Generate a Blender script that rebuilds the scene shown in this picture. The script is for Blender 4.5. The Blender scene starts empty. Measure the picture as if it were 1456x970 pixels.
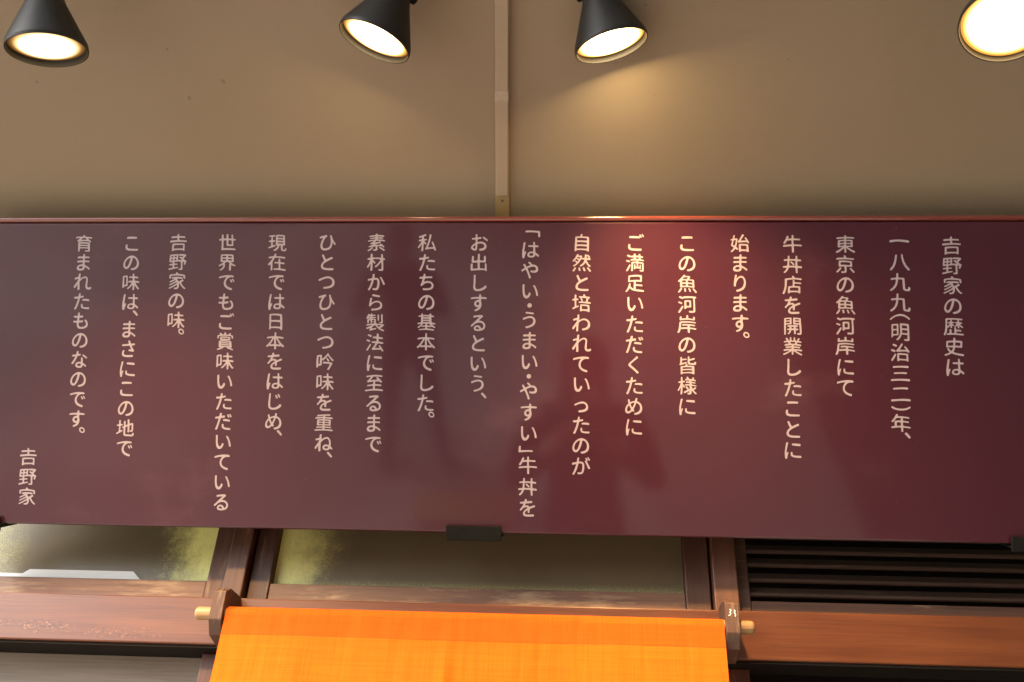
import bpy, bmesh, math, random
import numpy as np
from mathutils import Vector, Matrix, noise

random.seed(7)
S = bpy.context.scene
COL = S.collection
R = math.radians

# ------------------------------------------------------------------ camera
cam_d = bpy.data.cameras.new('camera')
cam = bpy.data.objects.new('camera', cam_d); COL.objects.link(cam)
cam_d.sensor_width = 36.0
cam_d.lens = 36.0 * 1370.0 / 1456.0
cam_d.clip_start = 0.02; cam_d.clip_end = 500.0
cam.matrix_world = Matrix((
    (0.9976874, -0.0064208, 0.0676649, 0.0),
    (0.0523968, -0.5614610, -0.8258427, 0.0),
    (0.0432938, 0.8274783, -0.5598262, 1.6),
    (0, 0, 0, 1))) @ Matrix.Identity(4)
# the rows above are the world axes seen by the camera: columns are right, up, back
S.camera = cam

# ------------------------------------------------------------------ sky, sun, exposure
SUN_EL, SUN_AZ = R(37), R(-128)      # azimuth measured from +Y towards +X: the light comes from the front left
w = bpy.data.worlds.new('World'); S.world = w; w.use_nodes = True
nt = w.node_tree; nt.nodes.clear()
out = nt.nodes.new('ShaderNodeOutputWorld'); bg = nt.nodes.new('ShaderNodeBackground')
sky = nt.nodes.new('ShaderNodeTexSky'); sky.sky_type = 'NISHITA'; sky.sun_disc = False
sky.sun_elevation = SUN_EL; sky.sun_rotation = SUN_AZ
sky.air_density = 1.0; sky.dust_density = 4.0; sky.ozone_density = 1.0
hs = nt.nodes.new('ShaderNodeHueSaturation'); hs.inputs['Saturation'].default_value = 0.08   # overcast
nt.links.new(sky.outputs[0], hs.inputs['Color']); nt.links.new(hs.outputs[0], bg.inputs['Color'])
bg.inputs['Strength'].default_value = 0.10
nt.links.new(bg.outputs[0], out.inputs['Surface'])
sun_d = bpy.data.lights.new('sun', 'SUN'); sun = bpy.data.objects.new('sun', sun_d); COL.objects.link(sun)
sun_d.energy = 1.3; sun_d.angle = R(16); sun_d.color = (1.0, 0.90, 0.76)
sd = Vector((math.sin(SUN_AZ) * math.cos(SUN_EL), math.cos(SUN_AZ) * math.cos(SUN_EL), math.sin(SUN_EL)))
sun.rotation_euler = sd.to_track_quat('Z', 'Y').to_euler(); sun.location = sd * 20
S.view_settings.view_transform = 'Standard'; S.view_settings.look = 'None'
S.view_settings.gamma = 1.0; S.view_settings.use_curve_mapping = False
S.view_settings.exposure = 1.80
LAMP_W = 12.0            # watts of each spot
LENS = 14.0              # emission of each lamp lens
S.cycles.max_bounces = 8; S.cycles.diffuse_bounces = 5; S.cycles.glossy_bounces = 4
S.cycles.sample_clamp_indirect = 4.0

EV = R(28)              # the eave board rises outwards by this angle from just behind the signboard's top
def zs(y): return 2.885 + (1.42 - y) * math.tan(EV)
EM_ = Matrix(((1, 0, 0, 0), (0, -math.cos(EV), -math.sin(EV), 1.42), (0, math.sin(EV), -math.cos(EV), 2.885), (0, 0, 0, 1)))   # eave plane: x, up the slope, out of the face
# ------------------------------------------------------------------ helpers
def new_bm(): return bmesh.new()

def box(bm, x0, x1, y0, y1, z0, z1, bev=0.0, seg=2):
    b = bmesh.new()
    bmesh.ops.create_cube(b, size=1.0)
    for v in b.verts:
        v.co = Vector(((x0 + x1) / 2 + v.co.x * (x1 - x0), (y0 + y1) / 2 + v.co.y * (y1 - y0), (z0 + z1) / 2 + v.co.z * (z1 - z0)))
    if bev > 0:
        bmesh.ops.bevel(b, geom=b.edges[:], offset=bev, segments=seg, affect='EDGES', profile=0.5)
    merge(bm, b)

def merge(bm, b, M=None):
    if M is not None: b.transform(M)
    me = bpy.data.meshes.new('tmp'); b.to_mesh(me); b.free()
    bm.from_mesh(me); bpy.data.meshes.remove(me)

def prism(bm, prof, x0, x1, bev=0.0):
    """profile of (y, z) points run along X"""
    b = bmesh.new()
    a = [b.verts.new((x0, y, z)) for y, z in prof]
    c = [b.verts.new((x1, y, z)) for y, z in prof]
    n = len(prof)
    b.faces.new(a); b.faces.new(list(reversed(c)))
    for i in range(n):
        b.faces.new((a[i], c[i], c[(i + 1) % n], a[(i + 1) % n]))
    bmesh.ops.recalc_face_normals(b, faces=b.faces)
    if bev > 0:
        bmesh.ops.bevel(b, geom=b.edges[:], offset=bev, segments=2, affect='EDGES', profile=0.5)
    merge(bm, b)

def lathe(bm, prof, seg=48, M=None):
    """profile of (radius, z) spun about Z"""
    b = bmesh.new(); rings = []
    for r, z in prof:
        if r < 1e-6:
            rings.append([b.verts.new((0, 0, z))])
        else:
            rings.append([b.verts.new((r * math.cos(2 * math.pi * k / seg), r * math.sin(2 * math.pi * k / seg), z)) for k in range(seg)])
    for p, q in zip(rings, rings[1:]):
        for k in range(seg):
            j = (k + 1) % seg
            if len(p) == 1 and len(q) == 1: continue
            if len(p) == 1: b.faces.new((p[0], q[k], q[j]))
            elif len(q) == 1: b.faces.new((p[k], q[0], p[j]))
            else: b.faces.new((p[k], q[k], q[j], p[j]))
    bmesh.ops.recalc_face_normals(b, faces=b.faces)
    merge(bm, b, M)

def tube(bm, p, q, r0, r1=None, seg=24, cap=0.15):
    p, q = Vector(p), Vector(q); r1 = r0 if r1 is None else r1
    d = q - p; L = d.length
    M = Matrix.Translation(p) @ d.to_track_quat('Z', 'Y').to_matrix().to_4x4()
    c = min(r0, r1) * cap
    arc = [R(q) for q in range(0, 91, 15)]
    lathe(bm, [(0, 0)] + [(r0 - c + c * math.sin(t), c - c * math.cos(t)) for t in arc] + [(r1 - c + c * math.cos(t), L - c + c * math.sin(t)) for t in arc] + [(0, L)], seg, M)

def obj(name, bm, mat, parent=None, smooth=None, local=False):
    """link a bmesh written in world coordinates as ONE object (under parent)"""
    me = bpy.data.meshes.new(name)
    if parent is not None and not local:
        bm.transform(Matrix.Translation(-wpos(parent)))
    bm.to_mesh(me); bm.free()
    o = bpy.data.objects.new(name, me); COL.objects.link(o)
    if mat: me.materials.append(mat)
    if parent is not None: o.parent = parent
    if smooth is not None and smooth > 30:      # bevelled boxes stay flat-shaded so their broad faces keep true normals
        me.polygons.foreach_set('use_smooth', [True] * len(me.polygons))
        me.set_sharp_from_angle(angle=R(smooth))
    return o

def wpos(o):
    p = Vector((0, 0, 0))
    while o is not None:
        p += o.location; o = o.parent
    return p

def tag(o, label, cat, group=None):
    o['label'] = label; o['category'] = cat
    if group: o['group'] = group
    return o

def thing(name, label, cat, loc=(0, 0, 0), group=None):
    o = bpy.data.objects.new(name, None); COL.objects.link(o)
    o.location = loc; o.empty_display_size = 0.1
    return tag(o, label, cat, group)

# ------------------------------------------------------------------ materials
class MT:
    """small node-tree writer"""
    def __init__(s, name):
        s.m = bpy.data.materials.new(name); s.m.use_nodes = True
        s.t = s.m.node_tree; s.p = s.t.nodes['Principled BSDF']
        tc = s.t.nodes.new('ShaderNodeTexCoord'); s.co = tc.outputs['Object']
    def map(s, scale=(1, 1, 1), rot=(0, 0, 0), loc=(0, 0, 0)):
        n = s.t.nodes.new('ShaderNodeMapping'); s.t.links.new(s.co, n.inputs[0])
        n.inputs['Scale'].default_value = scale; n.inputs['Rotation'].default_value = rot; n.inputs['Location'].default_value = loc
        return n.outputs[0]
    def noise(s, vec, scale, detail=4, rough=0.55, dist=0.0):
        n = s.t.nodes.new('ShaderNodeTexNoise'); s.t.links.new(vec, n.inputs['Vector'])
        n.inputs['Scale'].default_value = scale; n.inputs['Detail'].default_value = detail
        n.inputs['Roughness'].default_value = rough; n.inputs['Distortion'].default_value = dist
        return n.outputs['Fac']
    def ramp(s, fac, stops):
        n = s.t.nodes.new('ShaderNodeValToRGB'); s.t.links.new(fac, n.inputs[0])
        e = n.color_ramp.elements
        while len(e) < len(stops): e.new(0.5)
        for k, (p, c) in enumerate(stops):
            e[k].position = p; e[k].color = c if len(c) == 4 else (*c, 1)
        return n.outputs[0]
    def mix(s, fac, a, b, mode='MIX'):
        n = s.t.nodes.new('ShaderNodeMix'); n.data_type = 'RGBA'; n.blend_type = mode
        s.set(n.inputs[0], fac); s.set(n.inputs[6], a); s.set(n.inputs[7], b)
        return n.outputs[2]
    def math(s, op, a, b=0.0, c=0.0, clamp=False):
        n = s.t.nodes.new('ShaderNodeMath'); n.operation = op; n.use_clamp = clamp
        s.set(n.inputs[0], a); s.set(n.inputs[1], b); s.set(n.inputs[2], c)
        return n.outputs[0]
    def xyz(s):
        n = s.t.nodes.new('ShaderNodeSeparateXYZ'); s.t.links.new(s.co, n.inputs[0]); return n.outputs
    def set(s, sock, v):
        if isinstance(v, bpy.types.NodeSocket): s.t.links.new(v, sock)
        elif isinstance(v, (tuple, list)) and len(v) == 3 and sock.type == 'RGBA': sock.default_value = (*v, 1)
        else: sock.default_value = v
    def bump(s, h, strength=0.3, dist=0.002, prev=None):
        n = s.t.nodes.new('ShaderNodeBump'); s.t.links.new(h, n.inputs['Height'])
        n.inputs['Strength'].default_value = strength; n.inputs['Distance'].default_value = dist
        s.t.links.new(n.outputs[0], s.p.inputs['Normal']); return n.outputs[0]
    def out(s, **k):
        for a, v in k.items(): s.set(s.p.inputs[a.replace('_', ' ')], v)
        return s.m
    def step(s, v, lo, hi):
        n = s.t.nodes.new('ShaderNodeMapRange'); n.interpolation_type = 'SMOOTHSTEP'
        s.set(n.inputs[0], v); n.inputs[1].default_value = lo; n.inputs[2].default_value = hi
        return n.outputs[0]

def wood(name, dark, mid, light, axis='X', rough=0.5, wear=0.0, wear_col=(0.32, 0.2, 0.12), fine=1.0, varnish=0.0):
    m = MT(name)
    L, T = 1.6, 34.0 * fine
    sc = {'X': (L, T, T), 'Z': (T, T, L)}[axis]
    v = m.map(sc)
    g = m.noise(v, 1.0, 6, 0.6, 0.6)
    c = m.ramp(g, [(0.25, dark), (0.5, mid), (0.75, light)])
    sc2 = {'X': (6, 260, 260), 'Z': (260, 260, 6)}[axis]
    g2 = m.noise(m.map(sc2), 1.0, 3, 0.6)
    c = m.mix(m.math('MULTIPLY', m.step(g2, 0.50, 0.66), 0.6), c, dark)
    big = m.noise(m.map((2.5, 2.5, 2.5)), 1.0, 3)
    c = m.mix(m.math('MULTIPLY', m.step(big, 0.42, 0.7), 0.35), c, light)
    if wear > 0:
        sc3 = {'X': (7, 45, 45), 'Z': (45, 45, 7)}[axis]
        wv = m.noise(m.map(sc3, loc=(3, 1, 2)), 1.0, 5, 0.65)
        c = m.mix(m.math('MULTIPLY', m.step(wv, 0.60 - 0.12 * wear, 0.72), 0.8), c, wear_col)
    m.bump(g2, 0.25, 0.001)
    r = m.math('ADD', m.math('MULTIPLY', g, 0.25), rough - 0.12)
    if varnish: m.out(Coat_Weight=varnish, Coat_Roughness=0.22)
    return m.out(Base_Color=c, Roughness=r)

def plain(name, col, rough=0.5, metal=0.0, var=0.25, scale=30, bump=0.0, spec=0.5):
    m = MT(name)
    n = m.noise(m.map(), scale, 5)
    c = m.mix(n, tuple(x * (1 - var) for x in col), tuple(min(1, x * (1 + var)) for x in col))
    if bump: m.bump(n, bump, 0.001)
    return m.out(Base_Color=c, Roughness=rough, Metallic=metal, Specular_IOR_Level=spec)

M_rail = wood('lintel wood', (0.066, 0.0165, 0.0040), (0.112, 0.0300, 0.0066), (0.155, 0.047, 0.0110), 'X', 0.36, 0.0, (0.22, 0.075, 0.03), varnish=0.30)
def chip_rail():
    m = MT.__new__(MT); m.m = M_rail; m.t = M_rail.node_tree; m.p = m.t.nodes['Principled BSDF']
    m.co = [n for n in m.t.nodes if n.type == 'TEX_COORD'][0].outputs['Object']
    X, Y, Z = m.xyz()
    c0 = m.p.inputs['Base Color'].links[0].from_socket
    def spot(cx, cz, rx, rz):
        ax = m.math('DIVIDE', m.math('SUBTRACT', X, cx), rx); az = m.math('DIVIDE', m.math('SUBTRACT', Z, cz), rz)
        return m.math('SUBTRACT', 1.0, m.math('ADD', m.math('MULTIPLY', ax, ax), m.math('MULTIPLY', az, az)), clamp=True)
    area_ = m.math('MAXIMUM', spot(-0.80, 2.133, 0.075, 0.016), m.math('MAXIMUM', m.math('MULTIPLY', spot(-0.90, 2.140, 0.06, 0.014), 0.7), m.math('MULTIPLY', spot(-0.66, 2.124, 0.12, 0.014), 0.6)))
    n1 = m.noise(m.map((120, 120, 330)), 1.0, 3, 0.7); n2 = m.noise(m.map((150, 150, 300), loc=(5, 1, 2)), 1.0, 2, 0.6)
    k1 = m.math('MULTIPLY', m.step(m.math('ADD', n1, m.math('MULTIPLY', area_, 0.16)), 0.64, 0.69), m.step(area_, 0.02, 0.2))
    k2 = m.math('MULTIPLY', m.step(m.math('ADD', n2, m.math('MULTIPLY', area_, 0.13)), 0.66, 0.72), m.step(area_, 0.02, 0.2))
    c = m.mix(k1, c0, (0.05, 0.018, 0.008)); c = m.mix(m.math('MULTIPLY', k2, 0.6), c, (0.30, 0.11, 0.04))
    m.set(m.p.inputs['Base Color'], c)
chip_rail()
M_post = wood('post wood', (0.040, 0.014, 0.007), (0.085, 0.031, 0.015), (0.14, 0.055, 0.028), 'Z', 0.5, 0.4, (0.26, 0.15, 0.09))
M_stile = wood('window frame wood', (0.036, 0.013, 0.007), (0.070, 0.027, 0.014), (0.12, 0.05, 0.028), 'Z', 0.52, 0.5, (0.24, 0.15, 0.09))
M_frame = wood('window rail wood', (0.07, 0.03, 0.017), (0.13, 0.062, 0.036), (0.20, 0.105, 0.06), 'X', 0.52, 0.8, (0.34, 0.23, 0.13))
M_slat = wood('louvre wood', (0.020, 0.0095, 0.0055), (0.042, 0.019, 0.010), (0.066, 0.032, 0.018), 'X', 0.6, 0.35, (0.10, 0.065, 0.045))
M_panel = wood('door board wood', (0.17, 0.13, 0.10), (0.24, 0.19, 0.145), (0.30, 0.24, 0.19), 'X', 0.6, 0.2)
M_block = wood('bracket wood', (0.05, 0.022, 0.012), (0.09, 0.04, 0.022), (0.13, 0.06, 0.034), 'Z', 0.6, 0.3, fine=2.0)
M_rod = wood('rod wood', (0.26, 0.13, 0.05), (0.38, 0.21, 0.085), (0.48, 0.30, 0.13), 'X', 0.45, 0.2, fine=1.5)
M_black = plain('black painted steel', (0.010, 0.0095, 0.008), 0.8, 0.0, 0.5, 60, 0.25, spec=0.12)
M_shade = plain('dark lamp enamel', (0.013, 0.012, 0.010), 0.48, 0.0, 0.3, 40, 0.08)
M_dark = plain('near-black shade', (0.011, 0.008, 0.006), 0.85, spec=0.15)
M_wall = plain('plaster wall', (0.78, 0.68, 0.55), 0.9, 0, 0.15, 8, 0.2)
M_white = plain('white card', (0.88, 0.89, 0.88), 0.6, 0, 0.03, 20)
M_duct = plain('ivory duct plastic', (0.30, 0.225, 0.145), 0.45, 0, 0.10, 14)
M_ductb = plain('yellowed duct base', (0.34, 0.235, 0.095), 0.5, 0, 0.12, 18)
M_tape = plain('grey sealing tape', (0.36, 0.29, 0.21), 0.6, 0, 0.25, 90)
M_paint = plain('white paint mark', (0.8, 0.78, 0.72), 0.6, 0, 0.1, 60)
M_screw = plain('screw steel', (0.10, 0.08, 0.06), 0.4, 0.8)

def soffit_mat():
    m = MT('painted eave board')
    big = m.noise(m.map(), 2.2, 5, 0.6)
    c = m.mix(big, (0.238, 0.176, 0.108), (0.268, 0.202, 0.128))
    # cloth-backed wallboard: a faint weave of threads in both directions
    a = m.noise(m.map((9, 420, 1)), 1.0, 2); b = m.noise(m.map((420, 9, 1)), 1.0, 2)
    wv = m.math('ADD', a, b)
    c = m.mix(m.math('MULTIPLY', m.step(wv, 0.85, 1.15), 0.04), c, (0.20, 0.155, 0.11))
    # smudges: soft streaks and specks of soot
    st = m.noise(m.map((2.2, 5.5, 1), rot=(0, 0, R(40)), loc=(1.7, 0.4, 0)), 1.0, 7, 0.7)
    sp = m.noise(m.map(), 130, 3, 0.7)
    c = m.mix(m.math('MULTIPLY', m.math('MULTIPLY', m.step(st, 0.55, 0.75), m.step(sp, 0.52, 0.70)), 0.35), c, (0.12, 0.09, 0.065))
    c = m.mix(m.math('MULTIPLY', m.step(st, 0.50, 0.75), 0.10), c, (0.20, 0.155, 0.115))
    fl = m.noise(m.map(loc=(4, 2, 0)), 38, 2, 0.5)
    c = m.mix(m.math('MULTIPLY', m.step(fl, 0.76, 0.80), 0.5), c, (0.10, 0.08, 0.06))
    m.bump(m.math('ADD', wv, m.math('MULTIPLY', big, 2.0)), 0.25, 0.0006)
    return m.out(Base_Color=c, Roughness=0.75)
M_soffit = soffit_mat()

def sign_mat():
    m = MT('maroon signboard film')
    big = m.noise(m.map(), 3.0, 5, 0.6)
    c = m.mix(big, (0.047, 0.0055, 0.0130), (0.057, 0.0070, 0.0160))
    # the film has faint rubbed patches and dust
    ru = m.noise(m.map((3, 1, 5), loc=(2, 0, 1)), 1.0, 6, 0.65)
    c = m.mix(m.math('MULTIPLY', m.step(ru, 0.55, 0.78), 0.16), c, (0.20, 0.09, 0.10))
    dst = m.noise(m.map(), 160, 2)
    c = m.mix(m.math('MULTIPLY', m.step(dst, 0.70, 0.80), 0.25), c, (0.30, 0.20, 0.18))
    warp = m.noise(m.map((1.5, 1, 1.8)), 2.4, 2, 0.4)
    m.bump(warp, 0.02, 0.003)
    r = m.math('ADD', m.math('MULTIPLY', ru, 0.14), 0.36)
    m.out(Base_Color=c, Roughness=r, Specular_IOR_Level=0.3, Coat_Weight=0.78, Coat_Roughness=0.075, Coat_IOR=1.5)
    return m.m
M_sign = sign_mat()

def letter_mat():
    m = MT('pinkish lettering film')
    n = m.noise(m.map(), 9, 4)
    c = m.mix(n, (0.385, 0.305, 0.320), (0.44, 0.35, 0.365))
    return m.out(Base_Color=c, Roughness=0.45)
M_letter = letter_mat()

def cloth_mat(name, a, b, trans):
    m = MT(name)
    hx = m.noise(m.map((10, 10, 900)), 1.0, 3, 0.6)      # weft threads run across
    vz = m.noise(m.map((900, 10, 10)), 1.0, 3, 0.6)      # warp threads run down
    slub = m.noise(m.map((5, 5, 260)), 1.0, 4, 0.7)
    slub2 = m.noise(m.map((260, 5, 5)), 1.0, 4, 0.7)
    t = m.math('ADD', m.math('MULTIPLY', hx, 0.5), m.math('MULTIPLY', vz, 0.5))
    t = m.math('ADD', m.math('MULTIPLY', t, 0.5), m.math('MULTIPLY', m.math('ADD', slub, slub2), 0.25))
    f = m.step(t, 0.38, 0.62)
    c = m.mix(f, a, b)
    m.bump(t, 0.5, 0.0012)
    m.out(Base_Color=c, Roughness=0.85)
    m.p.inputs['Specular IOR Level'].default_value = 0.15
    tr = m.t.nodes.new('ShaderNodeBsdfTranslucent'); m.t.links.new(c, tr.inputs['Color'])
    mx = m.t.nodes.new('ShaderNodeMixShader'); mx.inputs[0].default_value = trans
    m.t.links.new(m.p.outputs[0], mx.inputs[1]); m.t.links.new(tr.outputs[0], mx.inputs[2])
    o = m.t.nodes['Material Output']; m.t.links.new(mx.outputs[0], o.inputs['Surface'])
    return m.m
M_cloth = cloth_mat('orange linen', (0.78, 0.135, 0.006), (0.88, 0.195, 0.010), 0.18)
M_hem = cloth_mat('doubled orange linen', (0.66, 0.088, 0.004), (0.74, 0.120, 0.006), 0.08)

def pane_mat(name, left):
    """window glass under a dirty brown film that has worn off along the edges"""
    m = MT(name)
    X, Y, Z = m.xyz()
    n = m.noise(m.map((1, 1, 1)), 9, 6, 0.7)
    fine = m.noise(m.map((260, 1, 60)), 1.0, 3, 0.7)
    grit = m.noise(m.map((700, 1, 420)), 1.0, 4, 0.75)
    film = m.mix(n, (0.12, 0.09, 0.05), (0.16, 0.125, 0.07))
    bare_lit = m.mix(n, (0.88, 0.87, 0.25), (0.90, 0.87, 0.36))  # where the film is worn off, yellow-green inside light is painted in
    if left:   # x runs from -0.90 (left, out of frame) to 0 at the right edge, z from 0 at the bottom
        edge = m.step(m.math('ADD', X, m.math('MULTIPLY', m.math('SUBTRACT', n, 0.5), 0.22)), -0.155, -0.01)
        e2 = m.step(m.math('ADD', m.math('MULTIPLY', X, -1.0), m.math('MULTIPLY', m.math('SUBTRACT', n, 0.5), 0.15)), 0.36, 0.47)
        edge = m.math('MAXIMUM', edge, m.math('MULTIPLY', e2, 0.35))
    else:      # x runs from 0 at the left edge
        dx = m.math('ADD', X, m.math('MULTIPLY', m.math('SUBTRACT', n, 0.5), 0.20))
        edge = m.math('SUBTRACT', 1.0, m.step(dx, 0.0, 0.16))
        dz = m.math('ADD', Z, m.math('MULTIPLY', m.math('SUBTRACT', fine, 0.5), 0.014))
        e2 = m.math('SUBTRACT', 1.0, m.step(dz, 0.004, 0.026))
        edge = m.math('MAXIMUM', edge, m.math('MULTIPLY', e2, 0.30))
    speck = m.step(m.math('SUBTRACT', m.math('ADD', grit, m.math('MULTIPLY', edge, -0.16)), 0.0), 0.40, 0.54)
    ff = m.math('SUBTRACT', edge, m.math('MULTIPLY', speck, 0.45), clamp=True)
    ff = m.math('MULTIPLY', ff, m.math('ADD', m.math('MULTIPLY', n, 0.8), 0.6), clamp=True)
    c = m.mix(ff, film, bare_lit)
    c = m.mix(m.math('MULTIPLY', m.step(fine, 0.55, 0.7), 0.22), c, (0.09, 0.075, 0.05))
    m.bump(fine, 0.1, 0.0005)
    return m.out(Base_Color=c, Roughness=0.32, Specular_IOR_Level=0.5)
M_paneL = pane_mat('dirty glass with worn right edge', True)
M_paneR = pane_mat('dirty glass with worn left edge', False)

def lens_mat(name, power, tired):
    m = MT(name)
    X, Y, Z = m.xyz()
    r = m.math('SQRT', m.math('ADD', m.math('MULTIPLY', X, X), m.math('MULTIPLY', Y, Y)))
    c = m.ramp(m.math('DIVIDE', r, 0.052), [(0.0, (1.0, 0.80, 0.46)), (0.72, (1.0, 0.72, 0.34)), (0.97, (1.0, 0.42, 0.07))])
    s = m.ramp(m.math('DIVIDE', r, 0.052), [(0.0, (1, 1, 1)), (0.55, (0.8,) * 3), (0.80, (0.14,) * 3), (0.90, (0.035,) * 3), (0.99, (0.010,) * 3)])
    if tired:
        n = m.noise(m.map(), 40, 3)
        sp = m.math('SUBTRACT', 1.0, m.step(m.math('ADD', r, m.math('MULTIPLY', n, 0.02)), 0.012, 0.034))
        s = m.math('MULTIPLY', s, m.math('SUBTRACT', 1.0, m.math('MULTIPLY', sp, 0.82)))
    m.out(Base_Color=(0.02, 0.02, 0.02), Roughness=0.6, Specular_IOR_Level=0.0, Emission_Color=c, Emission_Strength=m.math('MULTIPLY', s, power))
    return m.m
M_lens = lens_mat('glowing lamp lens', LENS, False)
M_lens_hot = lens_mat('glowing bright lamp lens', LENS * 2.2, False)
M_lens_dim = lens_mat('glowing ageing lamp lens', LENS * 0.22, True)

def ground_mat():
    m = MT('worn street asphalt')
    n = m.noise(m.map(), 1.2, 6, 0.65)
    g = m.noise(m.map(), 220, 3, 0.7)
    c = m.mix(n, (0.22, 0.21, 0.19), (0.36, 0.34, 0.30))
    pt = m.step(m.noise(m.map(loc=(3, 9, 0)), 0.55, 3, 0.5), 0.48, 0.56)
    c = m.mix(m.math('MULTIPLY', pt, 0.6), c, (0.46, 0.44, 0.41))
    c = m.mix(m.math('MULTIPLY', m.step(g, 0.5, 0.7), 0.3), c, (0.08, 0.08, 0.075))
    m.bump(g, 0.4, 0.003)
    return m.out(Base_Color=c, Roughness=0.8)
M_ground = ground_mat()

# ------------------------------------------------------------------ the setting
bm = new_bm()
bmesh.ops.create_grid(bm, x_segments=8, y_segments=8, size=150)
g = obj('street', bm, M_ground); g['kind'] = 'structure'

bm = new_bm(); box(bm, -12, 1.615, -1.02, 2.5, -0.05, 0.004, 0.003)  # pale slab added to bounce light up onto the eave
pv = obj('bounce_slab', bm, plain('pale bounce concrete', (0.60, 0.55, 0.48), 0.85, 0, 0.12, 3)); pv['kind'] = 'structure'

# eave: horizontal painted board over the shop front
bm = new_bm(); prism(bm, [(1.64, zs(1.64)), (0.40, zs(0.40)), (0.40, zs(0.40) + 0.06), (1.64, zs(1.64) + 0.06)], -1.80, 1.6)
box(bm, -1.83, 1.61, 0.36, 0.398, zs(0.40) - 0.05, zs(0.40) + 0.09, 0.004)
tag(obj('eave', bm, M_soffit), 'beige painted eave board with soot smudges, spanning above the maroon signboard', 'eave')

# unseen wall added to shut daylight off from the right side
bm = new_bm(); box(bm, 1.62, 1.80, -3.4, 2.4, 0.0, 4.4, 0.01)
nb = obj('light_blocking_wall', bm, plain('dark blocker boarding', (0.03, 0.022, 0.017), 0.8, 0, 0.3, 6))
tag(nb, 'dark unseen wall added at the right to block daylight', 'wall')

# unseen building added across the street to shut off the sky in front
OB = thing('sky_blocker', 'dark brown unseen building added across the street to block the sky', 'building', (4.0, -11.5, 0.0))
bm = new_bm(); box(bm, -4.4, 14.0, -14.0, -9.0, 0.0, 7.6, 0.02); obj('wall', bm, plain('brown render', (0.09, 0.065, 0.048), 0.85, 0, 0.25, 1.5), OB)
for kx in range(6):
    bm = new_bm()
    for (xa, xb, za, zb) in ((0, 2.0, 0, .1), (0, 2.0, 1.4, 1.5), (0, .1, .1, 1.4), (1.9, 2.0, .1, 1.4), (.96, 1.04, .1, 1.4)):
        box(bm, -3.6 + kx * 2.8 + xa, -3.6 + kx * 2.8 + xb, -8.995, -8.93, 4.2 + za, 4.2 + zb)
    wn = obj('window', bm, M_white, OB)
    bm = new_bm(); box(bm, -3.5 + kx * 2.8, -1.7 + kx * 2.8, -8.995, -8.97, 4.305, 5.595)
    bm.transform(Matrix.Translation(-Vector((4.0, -11.5, 0.0)))); pn = obj('pane', bm, M_dark, None); pn.parent = wn

# ------------------------------------------------------------------ shop front
SF = thing('wooden_shopfront', 'old brown wooden shop front with transom windows and a louvred vent under the signboard', 'shop front', (-0.2, 1.8, 0.0))
bm = new_bm(); box(bm, -2.4, 1.55, 1.75, 1.805, 2.1065, 2.196, 0.003)
obj('lintel', bm, M_rail, SF, 30)
bm = new_bm(); box(bm, -2.4, 1.55, 1.7545, 1.8215, 2.1018, 2.1062); obj('lintel_shade', bm, M_dark, SF)  # near-black strip that paints the shade under the lintel
bm = new_bm(); box(bm, -0.6785, -0.6385, 1.765, 1.86, 2.198, 2.755, 0.0025)
obj('post', bm, M_post, SF, 30)
bm = new_bm(); box(bm, 0.2575, 0.303, 1.765, 1.86, 2.198, 2.755, 0.0025)
obj('post', bm, M_post, SF, 30)

def window(x0, x1, xa, xb, zb, pane_mat_, pane_org):
    """frame with the opening xa..xb above zb; the pane is its child"""
    y0, y1 = 1.786, 1.83
    fr = bpy.data.objects.new('transom_window', None); COL.objects.link(fr); fr.parent = SF
    fr.location = Vector(((x0 + x1) / 2, 1.8, 2.198)) - wpos(SF); fr.empty_display_size = 0.1
    for p, q in ((x0, xa), (xb, x1)):
        bm = new_bm(); box(bm, p, q, y0, y1, 2.198, 2.72, 0.002); obj('stile', bm, M_stile, fr, 30)
    for p, q, n in ((2.198, zb, 'bottom_rail'), (2.66, 2.72, 'top_rail')):
        bm = new_bm(); box(bm, xa + 0.0006, xb - 0.0006, y0 + 0.003, y1 - 0.001, p, q, 0.002); obj(n, bm, M_frame, fr, 30)
    bm = new_bm(); box(bm, xa + 0.001, xb - 0.001, 1.808, 1.813, zb + 0.0006, 2.659)
    bm.transform(Matrix.Translation(-Vector(pane_org)))
    p = obj('pane', bm, pane_mat_, None); p.parent = fr; p.location = Vector(pane_org) - wpos(fr)
    return fr
wl = window(-2.0, -0.681, -1.96, -0.7195, 2.2415, M_paneL, (-0.7195, 1.8105, 2.2415))
wl['label'] = 'transom window with inside light painted yellow-green at its worn right edge'
wr = window(-0.6345, 0.2535, -0.5945, 0.2075, 2.2395, M_paneR, (-0.5945, 1.8105, 2.2395))
wr['label'] = 'transom window in the middle above the orange curtain'

# louvred vent right of the right post
bm = new_bm()
box(bm, 0.3055, 0.328, 1.79, 1.85, 2.198, 2.50, 0.002)
box(bm, 1.42, 1.45, 1.79, 1.85, 2.198, 2.50, 0.002)
box(bm, 0.3286, 1.4194, 1.792, 1.848, 2.198, 2.229, 0.002)
box(bm, 0.3286, 1.4194, 1.792, 1.848, 2.44, 2.498, 0.002)
LV = obj('louvred_vent', bm, wood('vent frame wood', (0.04, 0.018, 0.01), (0.075, 0.032, 0.018), (0.11, 0.05, 0.028), 'X', 0.55, 0.3), SF, 30)
for k in range(7):
    z = 2.249 + k * 0.0290 + random.uniform(-0.0012, 0.0012)
    bm = new_bm()
    prism(bm, [(1.795, z - 0.003), (1.796, z - 0.008), (1.800, z - 0.010), (1.826, z + 0.0145), (1.822, z + 0.0175)], 0.329, 1.419, 0.0008)
    obj('slat', bm, M_slat, LV, 30)

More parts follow.
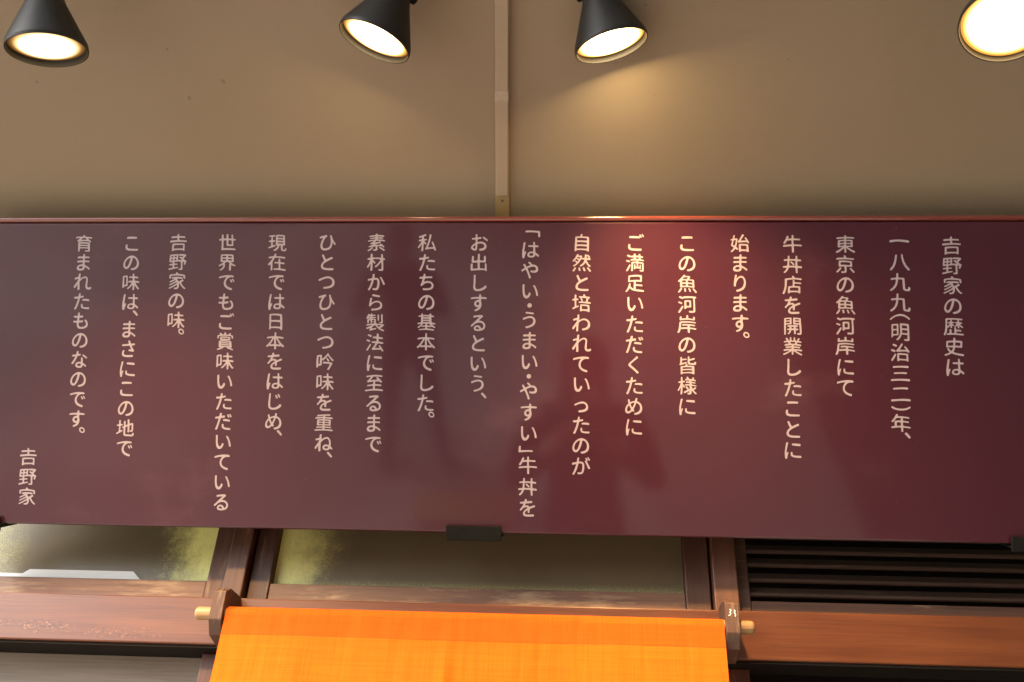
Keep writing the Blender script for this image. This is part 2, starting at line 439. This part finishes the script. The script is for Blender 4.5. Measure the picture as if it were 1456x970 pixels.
# below the lintel
bm = new_bm(); box(bm, -2.0, -0.697, 1.822, 1.842, 0.1, 2.1012)
for z in (1.55, 0.9): box(bm, -2.0, -0.697, 1.812, 1.8215, z, z + 0.07, 0.003)
obj('door_board', bm, M_panel, SF, 30)
bm = new_bm(); box(bm, -0.6955, -0.655, 1.785, 1.86, 0.0, 2.1012, 0.0025)
obj('door_jamb', bm, M_post, SF, 30)
bm = new_bm(); box(bm, 0.270, 0.3128, 1.785, 1.86, 0.0, 2.1012, 0.0025)
obj('door_jamb', bm, M_post, SF, 30)
bm = new_bm()
box(bm, -2.4, 1.6, 2.30, 2.36, 0.0, 2.765)
box(bm, 0.3134, 1.55, 2.02, 2.05, 0.0, 2.30)
obj('dark_backing', bm, M_dark, SF)  # near-black sheets added to stop light leaking and darken the opening
bm = new_bm(); box(bm, -2.4, 1.6, 1.845, 1.859, 2.725, 2.764); box(bm, -2.4, 1.6, 1.642, 2.36, 2.7655, 2.80)
obj('upper_wall', bm, M_wall, SF)

# thin white strip along the left window's lower edge (in front of the glass, on the frame)
bm = new_bm()
pts = [(-1.40, 2.2425), (-0.858, 2.2425), (-0.880, 2.2625), (-1.094, 2.2625), (-1.106, 2.2535), (-1.40, 2.2525)]
f0 = [bm.verts.new((x, 1.8045, z)) for x, z in pts]; f1 = [bm.verts.new((x, 1.8070, z)) for x, z in pts]
bm.faces.new(f0); bm.faces.new(list(reversed(f1)))
for i in range(len(pts)): bm.faces.new((f0[i], f0[(i + 1) % len(pts)], f1[(i + 1) % len(pts)], f1[i]))
bmesh.ops.recalc_face_normals(bm, faces=bm.faces)
tag(obj('sliver', bm, M_white), 'white strip with slanted ends lying along the bottom of the left transom window', 'sliver')

# ------------------------------------------------------------------ cable duct on the eave
DU = thing('cable_duct', 'ivory plastic cable duct running across the eave down to the signboard', 'cable duct', (-0.145, 1.25, zs(1.25)))
def strip(name, t0, t1, wd, h0, h1, bev, mat):
    bm = new_bm(); b = bmesh.new(); bmesh.ops.create_cube(b, size=1.0)
    for v in b.verts:
        t = (t0 + t1) / 2 + v.co.y * (t1 - t0)
        v.co = Vector((-0.1491 + 0.0305 * t + v.co.x * wd, t, (h0 + h1) / 2 + v.co.z * (h1 - h0)))
    bmesh.ops.bevel(b, geom=b.edges[:], offset=bev, segments=2, affect='EDGES', profile=0.5)
    merge(bm, b, EM_); bmesh.ops.recalc_face_normals(bm, faces=bm.faces)
    return obj(name, bm, mat, DU)
strip('duct_base', -0.12, 0.62, 0.0270, 0.0004, 0.005, 0.0008, M_ductb)
strip('duct_cover', 0.025, 0.62, 0.0242, 0.0053, 0.0165, 0.002, M_duct)
strip('tape', 0.208, 0.229, 0.0256, 0.0054, 0.0172, 0.002, M_tape)
bm = new_bm(); lathe(bm, [(0, 0.0015), (0.0019, 0.001), (0.0024, 0)], 16, EM_ @ Matrix.Translation((-0.1487, 0.012, 0.0051))); obj('screw', bm, M_screw, DU, 40)

# ------------------------------------------------------------------ signboard
TILT = R(30.5)
SO = Vector((0, 1.5113, 2.6245))                  # a point on the sign's face
SM = Matrix.Translation(SO) @ Matrix.Rotation(TILT, 4, 'X')   # local: x right, z up the board, -y out of the face
SIGN = thing('signboard', 'long maroon signboard covered with columns of pink Japanese writing, tilted forward', 'signboard')
SIGN.matrix_world = SM
UL, UR, VB, VT = -1.215, 0.905, -0.3625, 0.2395
bm = new_bm()
box(bm, UL, UR, 0.0, 0.030, VB, VT - 0.0105, 0.004, 5)
obj('board', bm, M_sign, SIGN, local=True)
bm = new_bm()
prism(bm, [(0.0310, VT - 0.0100), (0.0310, VT), (0.0040, VT)] + [(0.0010 - 0.0050 * math.sin(R(q)), VT - 0.0050 + 0.0050 * math.cos(R(q))) for q in range(0, 181, 15)] + [(0.0010, VT - 0.0100)], UL - 0.001, UR + 0.001)
m_ = MT('maroon trim'); m_.bump(m_.noise(m_.map((4, 1, 1)), 9, 4), 0.25, 0.002)
obj('top_trim', bm, m_.out(Base_Color=(0.17, 0.036, 0.024), Roughness=0.16, Coat_Weight=1.0, Coat_Roughness=0.08), SIGN, 50, local=True)

# --- writing: glyph outlines from Blender's own built-in font, rounded into brush-like strokes
GN = 120                       # samples per em of the stroke raster
def glyph_raster(ch):
    """coverage of one character on a grid over x -0.1..1.1, y -0.25..0.95"""
    cu = bpy.data.curves.new('glyph', 'FONT'); cu.body = ch; cu.size = 1.0; cu.resolution_u = 4
    o = bpy.data.objects.new('glyph', cu); COL.objects.link(o)
    dg = bpy.context.evaluated_depsgraph_get(); dg.update()
    ev = o.evaluated_get(dg); me = ev.to_mesh()
    n = int(GN * 1.2); img = np.zeros((n, n), bool)
    me.calc_loop_triangles()
    P = np.array([v.co[:2] for v in me.vertices])
    for t in me.loop_triangles:
        a_, b_, c_ = (P[i] for i in t.vertices)
        q = np.array([a_, b_, c_]); g0 = (q + np.array([0.1, 0.25])) * GN - 0.5
        lo = np.maximum(np.floor(g0.min(0)).astype(int) - 1, 0); hi = np.minimum(np.ceil(g0.max(0)).astype(int) + 2, n)
        xs, ys = np.meshgrid(np.arange(lo[0], hi[0]), np.arange(lo[1], hi[1]))
        def e(u, v): return (v[0] - u[0]) * (ys - u[1]) - (v[1] - u[1]) * (xs - u[0])
        e0, e1, e2 = e(g0[0], g0[1]), e(g0[1], g0[2]), e(g0[2], g0[0])
        img[lo[1]:hi[1], lo[0]:hi[0]] |= ((e0 >= -1e-6) & (e1 >= -1e-6) & (e2 >= -1e-6)) | ((e0 <= 1e-6) & (e1 <= 1e-6) & (e2 <= 1e-6))
    ev.to_mesh_clear(); bpy.data.objects.remove(o); bpy.data.curves.remove(cu)
    return img.astype(float)

def blur(a_, sg, ax):
    r = int(3 * sg) + 1; k = np.exp(-0.5 * (np.arange(-r, r + 1) / sg) ** 2); k /= k.sum()
    return np.apply_along_axis(lambda v: np.convolve(v, k, 'same'), ax, a_)

def contours(f, lev):
    """closed marching-squares loops of f = lev, as arrays of (x, y) grid positions"""
    n, m_ = f.shape; seg = {}
    def ix(p, q): return (min(p, q), max(p, q))
    pts = {}
    def cross(p, q):
        k = ix(p, q)
        if k not in pts:
            fa, fb = f[p[1], p[0]], f[q[1], q[0]]; t = (lev - fa) / (fb - fa)
            pts[k] = (p[0] + (q[0] - p[0]) * t, p[1] + (q[1] - p[1]) * t)
        return k
    b_ = f > lev
    act = np.argwhere((b_[:-1, :-1] | b_[1:, :-1] | b_[:-1, 1:] | b_[1:, 1:]) & ~(b_[:-1, :-1] & b_[1:, :-1] & b_[:-1, 1:] & b_[1:, 1:]))
    for y, x in act:
        c = [(x, y), (x + 1, y), (x + 1, y + 1), (x, y + 1)]; s_ = [b_[q[1], q[0]] for q in c]
        # walk the cell edges: entering where outside -> inside, leaving where inside -> outside
        ins = [k for k in range(4) if not s_[k] and s_[(k + 1) % 4]]; outs = [k for k in range(4) if s_[k] and not s_[(k + 1) % 4]]
        for i in ins:
            o_ = min(outs, key=lambda k: (k - i) % 4)
            seg[cross(c[o_], c[(o_ + 1) % 4])] = cross(c[i], c[(i + 1) % 4])
    loops = []
    while seg:
        k0, k = next(iter(seg.items())); lp = [k0]; del seg[k0]
        while k != k0 and k in seg:
            lp.append(k); nk_ = seg[k]; del seg[k]; k = nk_
        if len(lp) > 6: loops.append(np.array([pts[q] for q in lp]))
    return loops

from mathutils.geometry import delaunay_2d_cdt
GL = {}
def glyph_mesh(ch):
    """filled flat polygons of one character, centred, as (verts, faces): strokes thickened and rounded like a brush"""
    if ch in GL: return GL[ch]
    o_ = ord(ch); kana = 0x3040 <= o_ < 0x3100; rng = np.random.RandomState(o_ % 9973)
    img = glyph_raster(ch)
    f = blur(blur(img, 2.5, 0), 2.5, 1)
    dense = img.mean()
    lev = 0.33 if kana else (0.30 if dense < 0.15 else 0.35 if dense < 0.20 else 0.37)
    # brush pressure: strokes swell and thin a little along the character
    yy, xx = np.mgrid[0:f.shape[0], 0:f.shape[1]] / GN
    press = 0.07 * np.sin(6.0 * xx + rng.rand() * 6.3) + 0.05 * np.sin(7.0 * yy + rng.rand() * 6.3)
    f = f + press * (f > 0.03)
    V, E_ = [], []
    ph = rng.rand(3) * 6.28
    for lp in contours(f, lev):
        for _ in range(3): lp = 0.5 * lp + 0.25 * (np.roll(lp, 1, 0) + np.roll(lp, -1, 0))
        lp = lp[::2]
        p = (lp + 0.5) / GN - np.array([0.1, 0.25])
        x = p[:, 0] - 0.5; y = p[:, 1] - 0.38
        # clerical hand: squat body, horizontals bowed slightly upward in the middle, legs spread at the foot
        y2 = y * (0.93 if kana else 0.89) + 0.034 * (np.cos(3.6 * x) - 0.75) + 0.010 * np.sin(4.0 * x + ph[0])
        x2 = x * (1.0 - 0.07 * y) + 0.008 * np.sin(5 * y + ph[1])
        k = len(V); n = len(p)
        V += [Vector((a_, b_)) for a_, b_ in zip(x2, y2)]
        E_ += [(k + i, k + (i + 1) % n) for i in range(n)]
    if not V:
        GL[ch] = (np.zeros((0, 2)), []); return GL[ch]
    r = delaunay_2d_cdt(V, E_, [], 0, 1e-6)
    P = np.array([v[:] for v in r[0]]); A_ = np.array([V[i][:] for i, j in E_]); B_ = np.array([V[j][:] for i, j in E_])
    keep = []
    for t in r[2]:                       # keep the triangles inside an odd number of loops
        c = P[list(t)].mean(0)
        up = (A_[:, 1] > c[1]) != (B_[:, 1] > c[1])
        a1, b1 = A_[up], B_[up]
        if np.count_nonzero(a1[:, 0] + (c[1] - a1[:, 1]) / (b1[:, 1] - a1[:, 1]) * (b1[:, 0] - a1[:, 0]) > c[0]) % 2: keep.append(tuple(t))
    GL[ch] = (P, keep)
    return GL[ch]

COLS = [  # text, x and height of its first and last character on the board
    ("𠮷野家の歴史は", 0.6905, 0.1829, 0.6925, -0.0427),
    ("一八九九︵明治三二︶年︑", 0.5965, 0.1909, 0.5945, -0.1741),
    ("東京の魚河岸にて", 0.4980, 0.1857, 0.4955, -0.0821),
    ("牛丼店を開業したことに", 0.4010, 0.1857, 0.3988, -0.1987),
    ("始まります︒", 0.3038, 0.1871, 0.3032, 0.0093),
    ("この魚河岸の皆様に", 0.2056, 0.1871, 0.2054, -0.1203),
    ("ご満足いただくために", 0.1078, 0.1885, 0.1065, -0.1595),
    ("自然と培われていったのが", 0.0072, 0.1885, 0.0080, -0.2343),
    ("﹁はやい・うまい・やすい﹂牛丼を", -0.0911, 0.2052, -0.0914, -0.3132),
    ("お出しするという︑", -0.1891, 0.1886, -0.1884, -0.1087),
    ("私たちの基本でした︒", -0.2893, 0.1887, -0.2877, -0.1458),
    ("素材から製法に至るまで", -0.3880, 0.1887, -0.3866, -0.1977),
    ("ひとつひとつ吟味を重ね︑", -0.4845, 0.1892, -0.4826, -0.2244),
    ("現在では日本をはじめ︑", -0.5830, 0.1888, -0.5810, -0.1842),
    ("世界でもご賞味いただいている", -0.6820, 0.1889, -0.6792, -0.3131),
    ("𠮷野家の味︒", -0.7803, 0.1893, -0.7808, 0.0095),
    ("この味は︑まさにこの地で", -0.8737, 0.1876, -0.8742, -0.2124),
    ("育まれたものなのです︒", -0.9710, 0.1876, -0.9724, -0.1838),
    ("𠮷野家", -1.0665, -0.2315, -1.0660, -0.3090),
]
EM = 0.0384
def cell(ch): return 0.42 if ch in "︵︶︑︒・" else 0.55 if ch in "﹁﹂" else 1.0
for text, u0, v0, u1, v1 in COLS:
    pos = [0.0]
    for p, q in zip(text, text[1:]): pos.append(pos[-1] + (cell(p) + cell(q)) / 2)
    bm = new_bm()
    for ch, t in zip(text, pos):
        t /= pos[-1]
        u, v = u0 + (u1 - u0) * t, v0 + (v1 - v0) * t
        vs, fs = glyph_mesh(ch)
        if len(vs) == 0: continue
        if ch in "︵︶︑︒・﹁﹂":          # centre punctuation on its short cell
            cy = (vs[:, 1].min() + vs[:, 1].max()) / 2
            vs = vs - np.array([0, cy])
            if ch in "︑︒": vs = vs + np.array([0.02, 0.12])
        kana = 0x3040 <= ord(ch) < 0x3100
        k = EM * (1.06 if kana else 1.04)
        bv = [bm.verts.new((u + x * k * (0.94 if not kana else 0.92), -0.0006, v + y * k)) for x, y in vs]
        for f in fs:
            try: bm.faces.new([bv[i] for i in f])
            except ValueError: pass
    for f in bm.faces:
        f.normal_update()
        if f.normal.y > 0: f.normal_flip()
    obj('lettering', bm, M_letter, SIGN, local=True)

# --- brackets that carry the board
def bracket(u0, u1, label):
    t = thing('sign_bracket', label, 'bracket', SM @ Vector(((u0 + u1) / 2, 0.0, VB)), 'black brackets under the signboard')
    bm = new_bm()
    c = (u0 + u1) / 2
    box(bm, u0, u1, -0.0085, -0.0035, VB - 0.0130, VB + 0.0140, 0.0012)          # front lip
    box(bm, u0, u1, -0.0033, 0.052, VB - 0.0072, VB - 0.0030, 0.0008)            # shelf under the board
    box(bm, u0 + 0.03, u1 - 0.03, 0.033, 0.052, VB - 0.0028, VB + 0.45, 0.0012)   # strap behind
    bm.transform(SM)
    obj('clip', bm, M_black, t)
    bm = new_bm(); p = SM @ Vector((c, 0.0435, VB + 0.44))
    tube(bm, (p.x, p.y, p.z), (p.x, 1.7865, p.z), 0.008)
    obj('stay', bm, M_black, t, 40)
    bm = new_bm(); tube(bm, SM @ Vector((u1 + 0.0005, 0.002, VB - 0.0005)), SM @ Vector((u1 + 0.0050, 0.002, VB - 0.0005)), 0.0045, 0.0045, 12)
    obj('bolt', bm, M_black, t, 40)
bracket(-0.2436, -0.1400, 'small black bracket gripping the middle of the signboard\'s bottom edge')
bracket(0.7845, 0.888, 'black bracket at the right end of the signboard\'s bottom edge')
bracket(-1.208, -1.1135, 'black bracket at the left end of the signboard\'s bottom edge')

# ------------------------------------------------------------------ lamps
def shade_bm():
    bm = new_bm()   # light leaves along -Z; the rim lies at z = 0
    lathe(bm, [(0.0575, 0.004), (0.0572, 0.0), (0.0556, 0.0), (0.0550, 0.004), (0.0535, 0.010), (0.0265, 0.078), (0.0, 0.080)], 64)
    lathe(bm, [(0.0575, 0.004), (0.0566, 0.010), (0.0285, 0.0735), (0.0272, 0.079), (0.0255, 0.0815), (0.0, 0.0818)], 64)
    bmesh.ops.remove_doubles(bm, verts=bm.verts, dist=1e-5)
    return bm
_p = lambda bm, n, m: (obj(n, bm, m, None, 35))
lamp_parts = None
def spot_lamp(P, A, mount, label, lens=None, power=1.0):
    global lamp_parts
    K = 1.12
    P, A = Vector((P[0] * K, P[1] * K, 1.6 + (P[2] - 1.6) * K)), Vector(A).normalized()
    mount = (mount[0] * K, mount[1] * K)
    t = thing('spot_lamp', label, 'spot lamp', (mount[0], mount[1], zs(mount[1])), 'spot lamps under the eave')
    q = (-A).to_track_quat('Z', 'Y')
    if lamp_parts is None:
        sh = obj('lamp_shade', shade_bm(), M_shade, None, 35)
        bm = new_bm(); lathe(bm, [(0.0535, 0.0095), (0.050, 0.0085), (0.040, 0.0065), (0.022, 0.0045), (0.0, 0.004)], 64); ln = obj('lens', bm, M_lens, None, 60)
        bm = new_bm(); lathe(bm, [(0.0, 0.0800), (0.0240, 0.0800), (0.0245, 0.084), (0.0245, 0.106), (0.0225, 0.110), (0.0, 0.110)], 40)
        nk = obj('socket', bm, M_shade, None, 35)
        bm = new_bm(); tube(bm, (-0.034, 0, 0.098), (0.034, 0, 0.098), 0.0085, 0.0085, 20); kb = obj('knob', bm, M_black, None, 35)
        lamp_parts = (sh, ln, nk, kb)
    else:
        lamp_parts = tuple(o.copy() for o in lamp_parts)
        for o in lamp_parts: COL.objects.link(o)
    sh, ln, nk, kb = lamp_parts
    sh.parent = t; sh.location = P - t.location; sh.rotation_mode = 'QUATERNION'; sh.rotation_quaternion = q; sh.scale = (K, K, K)
    for o in (ln, nk, kb): o.parent = sh; o.location = (0, 0, 0)
    ln.data = ln.data.copy(); ln.data.materials[0] = lens
    # stem from the socket up to the eave
    N = P - A * 0.104 * K
    bm = new_bm(); tube(bm, N, (N.x + (mount[0] - N.x) * 0.8, N.y + (mount[1] - N.y) * 0.8, N.z + 0.02), 0.0095)
    tube(bm, (N.x + (mount[0] - N.x) * 0.8, N.y + (mount[1] - N.y) * 0.8, N.z + 0.018), (mount[0], mount[1], zs(mount[1]) - 0.010), 0.0095)
    obj('stem', bm, M_black, t, 40)
    bm = new_bm(); lathe(bm, [(0, -0.030), (0.030, -0.028), (0.040, -0.018), (0.042, -0.0005), (0, -0.0005)], 40, Matrix.Translation((mount[0], mount[1], zs(mount[1]))) @ Matrix.Rotation(-EV, 4, 'X'))
    obj('mount_plate', bm, M_black, t, 40)
    ld = bpy.data.lights.new('lamp_light', 'SPOT'); ld.energy = LAMP_W * power; ld.color = (1.0, 0.60, 0.25)
    ld.spot_size = R(96); ld.spot_blend = 1.0; ld.shadow_soft_size = 0.035
    lo = bpy.data.objects.new('lamp_light', ld); COL.objects.link(lo); lo.parent = sh; lo.location = (0, 0, -0.002)
    return t
spot_lamp((-0.789, 0.904, 2.729), (0.117, 0.434, -0.893), (-0.800, 0.850), 'leftmost black cone spot lamp, its lit face yellowish with a darker centre', M_lens_dim, 2.4)
spot_lamp((-0.313, 0.948, 2.793), (-0.342, 0.346, -0.873), (-0.270, 0.900), 'black cone spot lamp just left of the cable duct, aimed to the lower left', M_lens, 0.35)
spot_lamp((0.050, 0.980, 2.815), (0.251, 0.446, -0.859), (0.020, 0.930), 'black cone spot lamp just right of the cable duct, aimed to the lower right', M_lens_hot, 3.0)
spot_lamp((0.560, 0.850, 2.683), (-0.242, -0.039, -0.969), (0.590, 0.855), 'rightmost spot lamp, seen almost face-on and glaring white', M_lens_hot, 0.15)

# ------------------------------------------------------------------ shop curtain, its rod and the two wooden brackets
CX0, CX1, CZ = -0.6275, 0.2575, 2.1455
RODY = 1.692
bm = new_bm()
tube(bm, (-0.688, RODY, CZ), (0.312, RODY, CZ), 0.0118, 0.0118, 28, 0.6)
tag(obj('curtain_rod', bm, M_rod, None, 45), 'pale wooden rod that carries the orange curtain, its ends poking out of the brackets', 'rod')

def cloth_pt(x, s):
    """s = metres down from the top of the rod"""
    u = (x - CX0) / (CX1 - CX0)
    fold = (math.sin(u * 17.0 + 0.6) * 0.35 + math.sin(u * 41.0 + 2.0 + s * 3) * 0.18 + math.sin(u * 7.3) * 0.5)
    amp = 0.010 * min(1.0, max(0.0, (s - 0.03) / 0.35)) + 0.0007
    y = RODY - 0.0135 - 0.022 * min(1, s / 0.5) - fold * amp
    y += 0.0012 * noise.noise(Vector((x * 60, s * 14, 3)))
    y -= 0.007 * math.exp(-((x + 0.222 + 0.02 * s) / 0.012) ** 2) * min(1.0, max(0.0, (s - 0.03) / 0.12)) + 0.004 * math.exp(-((x + 0.50 - 0.1 * s) / 0.03) ** 2) * min(1, s * 6) + 0.005 * math.exp(-((x - 0.06 - 0.15 * s) / 0.03) ** 2) * min(1, s * 6)
    z = CZ + 0.0135 - s + 0.0012 * math.sin(u * 9) * min(1, s * 8)
    return x, y, z
NX = 150
def sheet(s0, s1, ns, off, x0=CX0, x1=CX1, wrap=False):
    bm = new_bm(); rows = []
    pts = []
    if wrap:   # up and over the rod
        for k in range(7):
            th = math.pi * (k / 6.0) * 0.95
            pts.append(th)
    for th in reversed(pts):
        rows.append([bm.verts.new((x0 + (x1 - x0) * i / NX, RODY - (0.0135 + off) * math.cos(th), CZ + (0.0135 + off) * math.sin(th))) for i in range(NX + 1)])
    for j in range(ns + 1):
        s = s0 + (s1 - s0) * j / ns
        r = []
        for i in range(NX + 1):
            X, Y, Z = cloth_pt(x0 + (x1 - x0) * i / NX, s)
            r.append(bm.verts.new((X, Y - off, Z)))
        rows.append(r)
    for p, q in zip(rows, rows[1:]):
        for i in range(NX): bm.faces.new((p[i], p[i + 1], q[i + 1], q[i]))
    return bm
CU = tag(obj('shop_curtain', sheet(0.055, 0.95, 60, 0.0), M_cloth, None, 180), 'bright orange linen shop curtain hanging below the signboard', 'curtain')
ob = obj('hem', sheet(0.0145, 0.0545, 10, 0.0, wrap=True), M_hem, CU, 180)
BPROF = [(1.7495, 2.197), (1.690, 2.1925), (1.668, 2.180), (1.6705, 2.129), (1.690, 2.106), (1.7495, 2.098)]
def rod_bracket(x0, x1, label, mark=False):
    t = thing('rod_bracket', label, 'bracket', ((x0 + x1) / 2, 1.7495, 2.15), 'wooden brackets holding the curtain rod')
    bm = new_bm(); prism(bm, BPROF, x0, x1, 0.0015); obj('block', bm, M_block, t, 30)
    bm = new_bm(); xm = (x0 + x1) / 2
    lathe(bm, [(0, 0.0006), (0.0028, 0.0005), (0.003, 0)], 14, Matrix.Translation((xm, 1.679, 2.1868)) @ Matrix.Rotation(R(60), 4, 'X'))
    obj('screw', bm, M_screw, t, 40)
    if mark:
        def stroke(pts, w):
            b = new_bm()
            for (xa, za), (xb, zb) in zip(pts, pts[1:]):
                tube(b, (xa, 1.6683 + (2.180 - za) * 0.049, za), (xb, 1.6683 + (2.180 - zb) * 0.049, zb), w, w * 0.9, 8)
            return b
        bm = stroke([(x0 + .0075, 2.1680), (x0 + .0092, 2.1695), (x0 + .0100, 2.1670), (x0 + .0075, 2.1640), (x0 + .0092, 2.1620), (x0 + .0070, 2.1585), (x0 + .0045, 2.1590)], 0.0010)
        merge(bm, stroke([(x0 + .0158, 2.1690), (x0 + .0170, 2.1660), (x0 + .0150, 2.1635), (x0 + .0172, 2.1615), (x0 + .0165, 2.1570)], 0.0011))
        obj('painted_mark', bm, M_paint, t, 60)
rod_bracket(-0.6545, -0.6310, 'dark wooden block holding the left end of the curtain rod')
rod_bracket(0.2600, 0.2835, 'dark wooden block with white paint marks holding the right end of the curtain rod', True)

# ------------------------------------------------------------------ people and a box in the street (seen mirrored in the glossy board)
def skin_person(name, label, joints, edges, loc, rotz, mats, hair_col, split_z, base=0.0):
    me = bpy.data.meshes.new('body'); names = list(joints)
    me.from_pydata([joints[n][:3] for n in names], [(names.index(a_), names.index(b_)) for a_, b_ in edges], [])
    o = bpy.data.objects.new('body_src', me); COL.objects.link(o)
    o.modifiers.new('skin', 'SKIN').use_smooth_shade = True
    sub = o.modifiers.new('sub', 'SUBSURF'); sub.levels = 2; sub.render_levels = 2
    lay = me.skin_vertices[0] if me.skin_vertices else None
    if lay is None:
        return None
    for i, n in enumerate(names):
        r = joints[n][3]; r = r if isinstance(r, tuple) else (r, r)
        lay.data[i].radius = r; lay.data[i].use_root = (n == 'pelvis')
    dg = bpy.context.evaluated_depsgraph_get(); dg.update()
    m2 = bpy.data.meshes.new_from_object(o.evaluated_get(dg))
    bpy.data.objects.remove(o)
    m2.name = 'person'
    p = bpy.data.objects.new('person', m2); COL.objects.link(p)
    m2.materials.clear()
    for m in mats: m2.materials.append(m)
    for f in m2.polygons:
        f.use_smooth = True
        f.material_index = split_z(f.center)
    p.location = loc; p.rotation_euler = (0, 0, rotz)
    return p
M_skin = plain('skin', (0.50, 0.31, 0.23), 0.55, 0, 0.06, 30)
M_coat = plain('dark jacket cloth', (0.025, 0.025, 0.032), 0.85, 0, 0.25, 60)
M_trs = plain('dark trouser cloth', (0.030, 0.030, 0.036), 0.85, 0, 0.25, 60)
M_shoe = plain('black shoe leather', (0.02, 0.018, 0.016), 0.4)
M_hair = plain('black hair', (0.012, 0.011, 0.010), 0.5)
def person(label, loc, rotz, H, stance, hair_long):
    k = H / 1.70
    J = {
        'pelvis': (0, 0, .93, (.16, .12)), 'waist': (0, 0, 1.06, (.145, .11)), 'chest': (0, 0, 1.26, (.17, .12)), 'collar': (0, .01, 1.40, (.10, .08)),
        'neck': (0, -.005, 1.46, .052), 'chin': (0, -.030, 1.525, (.058, .062)), 'head': (0, -.015, 1.60, (.076, .092)), 'crown': (0, 0, 1.675, (.056, .068)),
        'nose': (0, -.112, 1.575, .011),
    }
    E = [('pelvis', 'waist'), ('waist', 'chest'), ('chest', 'collar'), ('collar', 'neck'), ('neck', 'chin'), ('chin', 'head'), ('head', 'crown'), ('head', 'nose')]
    for s, n in ((-1, 'l'), (1, 'r')):
        J[n + 'shoulder'] = (s * .185, 0, 1.375, .062); J[n + 'elbow'] = (s * .285, -.135, 1.16, .047)
        J[n + 'wrist'] = (s * .105, -.27, 1.42, .032); J[n + 'palm'] = (s * .075, -.285, 1.495, (.020, .036))
        J[n + 'hip'] = (s * .095, 0, .87, .095); J[n + 'knee'] = (s * (.11 + stance), -.02, .48, .062)
        J[n + 'ankle'] = (s * (.12 + 2 * stance), .01, .09, .042); J[n + 'toe'] = (s * (.14 + 2 * stance), -.16, .045, (.040, .034))
        J[n + 'heel'] = (s * (.12 + 2 * stance), .045, .045, .036)
        E += [('collar', n + 'shoulder'), (n + 'shoulder', n + 'elbow'), (n + 'elbow', n + 'wrist'), (n + 'wrist', n + 'palm'),
              ('pelvis', n + 'hip'), (n + 'hip', n + 'knee'), (n + 'knee', n + 'ankle'), (n + 'ankle', n + 'toe'), (n + 'ankle', n + 'heel')]
        for q, (dz, ln) in enumerate(((.030, .060), (.012, .070), (-.006, .066), (-.022, .052))):
            a_, b_ = f'{n}f{q}a', f'{n}f{q}b'
            J[a_] = (s * .055, -.300, 1.505 + dz, .0095); J[b_] = (s * (.055 - ln * .7), -.318, 1.515 + dz, .0085)
            E += [(n + 'palm', a_), (a_, b_)]
        J[n + 'thumb'] = (s * .050, -.262, 1.475, .011); E.append((n + 'palm', n + 'thumb'))
    J = {n: (v[0] * k, v[1] * k, v[2] * k, tuple(x * k for x in v[3]) if isinstance(v[3], tuple) else v[3] * k) for n, v in J.items()}
    def mat_of(c):
        if c.z < .085 * k: return 3
        if c.z < .90 * k: return 2
        if c.z > 1.475 * k and abs(c.x) < .10 * k and c.y > -.16 * k: return 0
        if c.y < -.245 * k and c.z > 1.40 * k: return 0
        return 1
    p = skin_person('person', label, J, E, loc, rotz, [M_skin, M_coat, M_trs, M_shoe], None, mat_of)
    tag(p, label, 'person')
    bm = new_bm()
    bmesh.ops.create_uvsphere(bm, u_segments=24, v_segments=16, radius=1.0)
    for v in bm.verts:
        c = v.co.copy()
        v.co = Vector((c.x * .098, c.y * .112 + .008, c.z * .105 + 1.625)) * k
        if c.y < -0.25 and c.z < 0.35: v.co.y = max(v.co.y, -.02 * k)
        if c.z < -0.2 and hair_long and c.y > -.2: v.co.z -= .10 * k
    h = obj('hair', bm, M_hair, None, 60); h.parent = p
    for s in (-1, 1):
        bm = new_bm(); b = bmesh.new(); bmesh.ops.create_uvsphere(b, u_segments=12, v_segments=8, radius=.011 * k)
        merge(bm, b, Matrix.Translation(Vector((s * .032, -.098, 1.60)) * k))
        e = obj('eye', bm, M_hair, None, 60); e.parent = p
    return p, k
def hand_camera(p, k, label):
    bm = new_bm(); box(bm, -.065 * k, .065 * k, -.345 * k, -.300 * k, 1.475 * k, 1.555 * k, .008)
    lathe(bm, [(0, .07), (.030, .07), (.033, .06), (.033, 0), (0, 0)], 28, Matrix.Translation((0, -.345 * k, 1.512 * k)) @ Matrix.Rotation(R(90), 4, 'X'))
    box(bm, -.02, .02, -.335 * k, -.305 * k, 1.556 * k, 1.58 * k, .005)
    bm.transform(Matrix.Translation(p.location) @ Matrix.Rotation(p.rotation_euler.z, 4, 'Z'))
    return tag(obj('photo_camera', bm, M_black, None, 35), label, 'camera')
pa, ka = person('person in dark clothes standing in the street with raised elbows, mirrored in the signboard', (-1.02, -1.98, 0), math.pi, 1.58, 0.035, False)
hand_camera(pa, ka, 'black camera held up by the person standing in the street')
pb, kb_ = person('person in a dark jacket nearest the shop, raising both arms, mirrored as a dark shape', (0.03, -0.16, 0.004), math.pi, 1.76, 0.02, True)

bm = new_bm(); box(bm, -0.93, -0.36, -1.56, -1.28, 0.0, 0.05, 0.008)
box(bm, -0.94, -0.35, -1.57, -1.27, 0.0505, 0.062, 0.004)
tag(obj('cardboard_box', bm, plain('yellow brown cardboard', (0.42, 0.27, 0.10), 0.8, 0, 0.35, 9)), 'yellow-brown cardboard box on the street, mirrored low in the signboard', 'box')
